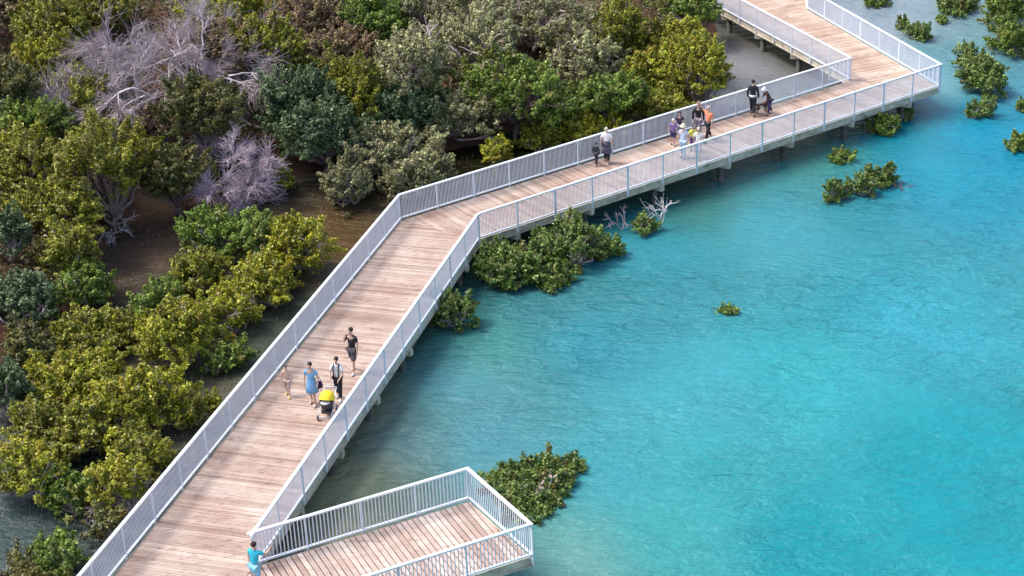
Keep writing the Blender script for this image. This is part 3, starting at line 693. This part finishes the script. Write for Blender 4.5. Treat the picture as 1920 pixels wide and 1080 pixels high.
    if straps:
        mb = MB()
        for sx in (-1, 1): mb.tube([B(sx*.10, .135, .98), B(sx*.10, .145, 1.2), B(sx*.10, .125, 1.36), B(sx*.10, .03, 1.50), B(sx*.10, -.12, 1.36), B(sx*.06, -.125, 1.05)], .024, 6)
        mb.build('straps', cloth(straps), root)
    mb = MB()
    for hp, kn, an, to in legs: mb.sphere(V[to]+Vector((0, -.05, .01)), (.048, .125, .045), 10, 6)
    mb.build('shoes', cloth(shoes), root)
    hc = B(0, .0+headtilt*.75, 1.675); mb = MB()
    if hat:
        mb.lathe([(.0, .125), (.075, .115), (.098, .05), (.102, .01), (.175, -.005), (.172, -.018), (.10, -.012)], 18, hc+Vector((0, 0, .01)), .95, 1.08); mb.build('hat', cloth(hat), root)
        mb = MB()
    mb.sphere(hc+Vector((0, -.022, .008)), (.088, .104, .094), 14, 9)
    if hairlen: mb.sphere(hc+Vector((0, -.075, -.08*hairlen)), (.075, .05, .12*hairlen+.03), 10, 7)
    mb.build('hair', cloth(hair), root)
    for sx in (-1, 1):
        mb = MB(); mb.sphere(B(sx*.03, .098+headtilt*.7, 1.665), (.011, .008, .008), 8, 5); mb.build('eye', EYE, root)
    mb = MB(); mb.sphere(B(0, .095+headtilt*.45, 1.597), (.022, .009, .006), 8, 5); mb.build('mouth', cloth((.35, .12, .11)), root)
    return root
dk = lambda x, y: tuple(at(x, y, ZD+.002))
toward = (-.288, -.958)
GP = 'people walking on the boardwalk'
person('man in black t-shirt and dark grey shorts with a hand raised to his face', dk(664, 697), (-.45, -.9), 1.78, shirt=(.012, .012, .016), trousers=(.07, .065, .075), tlen='shorts', stride=.15,
       armL=[(-.25, .02, 1.14), (-.25, .10, .88)], armR=[(.26, .10, 1.20), (.10, .26, 1.46)], shoes=(.6, .58, .55))
person('woman in a light blue dress with bare legs carrying a dark bag', dk(588, 758), (-.2, -1), 1.66, hairlen=0, dress=(.16, .36, .62), stride=.10, armL=[(-.27, .0, 1.15), (-.27, .14, .95)], shoes=(.6, .45, .4))
person('woman in white top and black dungarees behind the yellow pram', dk(637, 748), (-.25, -1), 1.66, shirt=(.78, .76, .76), trousers=(.012, .012, .016), straps=(.012, .012, .016), stride=.12,
       armL=[(-.24, .12, 1.14), (-.17, .34, 1.02)], armR=[(.24, .12, 1.14), (.17, .34, 1.02)], shoes=(.55, .55, .55))
person('small child in pale clothes with yellow shoes near the left railing', dk(541, 742), (-.1, -1), 1.22, hair=(.10, .08, .08), shirt=(.62, .42, .32), trousers=(.50, .38, .33), tlen='shorts', shoes=(.75, .55, .08), stride=.16)
person('person in a turquoise shirt leaning on the rail where walk and platform meet', dk(483, 1104), (.55, .84), 1.62, hair=(.035, .010, .012), shirt=(.02, .42, .55), trousers=(.20, .48, .62), tlen='shorts', stride=.05, lean=.12,
       armR=[(.30, .22, 1.28), (.34, .40, 1.42)], armL=[(-.27, .05, 1.15), (-.30, .12, .95)], group=None)
person('person seen from behind in a white top with a grey jumper tied at the waist', dk(1138, 306), (.30, .95), 1.74, hair=(.55, .48, .33), shirt=(.80, .76, .78), trousers=(.012, .012, .02), skirt=(.09, .085, .14), stride=.12, shoes=(.45, .3, .3))
person('child in dark clothes walking just left of the adult in the white top', dk(1118, 310), (.55, .83), 1.12, hair=(.04, .03, .03), shirt=(.02, .025, .045), sleeves='long', trousers=(.012, .012, .02), stride=.18)
person('child in a purple top and dark shorts, leftmost of the family group', dk(1262, 272), (-.2, -.98), 1.30, hair=(.70, .66, .62), shirt=(.26, .15, .42), trousers=(.05, .03, .12), tlen='shorts', stride=.12)
person('person in dark top standing behind the purple-topped child', dk(1274, 262), (-.3, -.95), 1.40, hair=(.02, .02, .02), shirt=(.05, .035, .06), trousers=(.3, .3, .4), stride=.1)
person('woman in pale blue clothes with straw hat in the family group', dk(1281, 296), (-.4, -.92), 1.62, hair=(.45, .38, .2), hat=(.72, .66, .45), shirt=(.58, .64, .76), trousers=(.40, .55, .72), stride=.1)
person('child in a bright yellow top amid the family group', dk(1299, 284), (.1, -1), 1.28, hair=(.08, .05, .03), shirt=(.80, .78, .08), trousers=(.10, .05, .20), tlen='shorts', stride=.1)
person('person in a white top nearest the front railing of the group', dk(1309, 297), (-.3, -.95), 1.50, hair=(.70, .60, .50), shirt=(.84, .80, .76), trousers=(.62, .52, .62), tlen='shorts', stride=.15)
person('person in an orange top with an arm raised at the back of the group', dk(1328, 264), (-.75, -.65), 1.72, hair=(.55, .38, .33), shirt=(.80, .24, .12), sleeves='short', trousers=(.012, .012, .016), stride=.22,
       armR=[(.30, .08, 1.55), (.40, .15, 1.80)])
person('person in a black top beside the orange-topped one', dk(1309, 256), (-.2, -.98), 1.72, hair=(.30, .16, .14), shirt=(.012, .01, .014), trousers=(.3, .25, .3), stride=.1, sleeves='long')
person('person in a black jacket with a white waist band seen from behind', dk(1411, 216), (.35, .93), 1.80, hair=(.012, .012, .015), shirt=(.012, .012, .022), sleeves='long', trousers=(.012, .012, .025), band=(.85, .83, .83), stride=.2)
person('person in dark brown with a pale cap bending beside the black-jacketed one', dk(1443, 215), (-.9, -.3), 1.50, hair=(.05, .03, .03), hat=(.72, .72, .76), shirt=(.035, .018, .012), sleeves='long', trousers=(.03, .03, .09), lean=.55, stride=.12,
       armR=[(.25, .12, 1.17), (.22, .32, 1.05)], armL=[(-.25, .12, 1.17), (-.22, .32, 1.05)])
def dog(label, foot, face):
    root = empty('dog', foot, math.atan2(-face[0], face[1])); tag(root, label, 'dog')
    V = [(0, -.22, .44), (0, 0, .45), (0, .20, .44), (0, .32, .55), (0, .38, .64), (0, .47, .62), (0, .54, .60)]; R_ = [(.09, .10), (.095, .09), (.11, .13), (.075, .08), (.07, .07), (.045, .045), (.03, .03)]; E_ = [(i, i+1) for i in range(6)]
    def a(p, r, l): V.append(p); R_.append(r); E_.append((l, len(V)-1)); return len(V)-1
    for sx in (-1, 1):
        k = a((sx*.08, .22, .32), .05, 2); k = a((sx*.08, .20, .18), .03, k); k = a((sx*.08, .22, .04), .024, k); a((sx*.08, .26, .025), .026, k)
        k = a((sx*.08, -.16, .30), .06, 0); k = a((sx*.08, -.30, .19), .032, k); k = a((sx*.08, -.27, .04), .024, k); a((sx*.08, -.23, .025), .026, k)
        a((sx*.06, .36, .73), .022, 4)
    t = a((0, -.36, .50), .025, 0); a((0, -.46, .60), .016, t)
    skin_obj('body', V, E_, R_, cloth((.10, .05, .03)), root)
    mb = MB(); mb.sphere((0, .57, .61), .018, 8, 6); mb.build('nose', EYE, root)
    return root
dog('dark brown dog held by the two walkers furthest along the middle walk', dk(1428, 212), (.8, .3))
# handbag, pram
def bag(label, p, c):
    root = empty('handbag', p, .3); tag(root, label, 'bag')
    mb = MB(); mb.lathe([(.02, 0), (.14, .01), (.16, .12), (.13, .24), (.10, .27), (.0, .27)], 14, (0, 0, 0), 1, .45); mb.build('bag_body', cloth(c), root)
    mb = MB(); mb.tube([(-.10, 0, .25), (-.07, 0, .42), (0, 0, .48), (.07, 0, .42), (.10, 0, .25)], .012, 6); mb.build('handle', cloth((.03, .02, .05)), root)
b0 = at(600, 758, ZD); bag('dark purple bag hanging beside the woman in blue', (b0.x, b0.y+.05, ZD+.62), (.035, .012, .09))
def pram(p, rz):
    root = empty('pram', p, rz); tag(root, 'baby pram with a yellow hood and black frame pushed along the near walk', 'pram')
    Y = cloth((.85, .62, .01), .6); K = cloth((.03, .03, .035), .5)
    mb = MB(); n, m_ = 16, 9; vs = []
    for i in range(m_+1):                          # folding hood: quarter shell opening to the front
        a = math.radians(-10+165*i/m_)
        for j in range(n+1):
            t = math.pi*j/n; x = math.cos(t)*.30; rr = .40*(math.sin(t)**.6)*(1+.03*(i % 2)); vs.append((x, -.05-rr*math.cos(a)*.9+.0, .72+rr*math.sin(a)))
    fs = [(i*(n+1)+j, i*(n+1)+j+1, (i+1)*(n+1)+j+1, (i+1)*(n+1)+j) for i in range(m_) for j in range(n)]
    mb.add(vs, fs, True); mb.build('hood', Y, root)
    mb = MB(); mb.lathe([(.02, .42), (.20, .42), (.27, .52), (.31, .72), (.32, .74), (.29, .73), (.24, .55), (.02, .50)], 18, (0, .0, 0), .92, 1.35); mb.build('seat', K, root)
    mb = MB(); mb.sphere((0, .18, .72), (.22, .20, .05), 12, 6); mb.build('apron', cloth((.55, .56, .60)), root)
    mb = MB()
    for sx in (-1, 1):
        mb.tube([(sx*.27, -.30, .20), (sx*.27, .05, .45), (sx*.27, .42, .18)], .016, 8); mb.tube([(sx*.27, .38, .20), (sx*.27, -.10, .55), (sx*.25, -.62, 1.02)], .016, 8)
    mb.tube([(-.25, -.62, 1.02), (.25, -.62, 1.02)], .020, 8); mb.tube([(-.27, -.30, .2), (.27, -.30, .2)], .012, 6); mb.tube([(-.27, .42, .18), (.27, .42, .18)], .012, 6); mb.build('frame', M_metal, root)
    mb = MB(); mb.box((0, -.02, .27), (.40, .50, .12)); mb.build('basket', K, root)
    for (x, y, r) in ((-.30, -.30, .16), (.30, -.30, .16), (-.30, .42, .12), (.30, .42, .12)):
        mb = MB(); mb.tube([(x-.025, y, r), (x+.025, y, r)], r*.72, 16); w = mb.build('wheel', cloth((.35, .35, .38)), root)
        mb = MB(); R1_, R2_ = r-.03, .03; vs = [(x+math.sin(b)*R2_*.8, y+(R1_+R2_*math.cos(b))*math.cos(a), r+(R1_+R2_*math.cos(b))*math.sin(a)) for a in [2*math.pi*k/20 for k in range(20)] for b in [2*math.pi*k/8 for k in range(8)]]
        mb.add(vs, [(i*8+j, ((i+1) % 20)*8+j, ((i+1) % 20)*8+(j+1) % 8, i*8+(j+1) % 8) for i in range(20) for j in range(8)], True); mb.build('tyre', K, w)
    root.scale = (.84, .84, .84); return root
pp = at(612, 785, ZD); PR = pram((pp.x+.05, pp.y+.2, ZD+.003), math.atan2(.22, -1))
flush_skins()
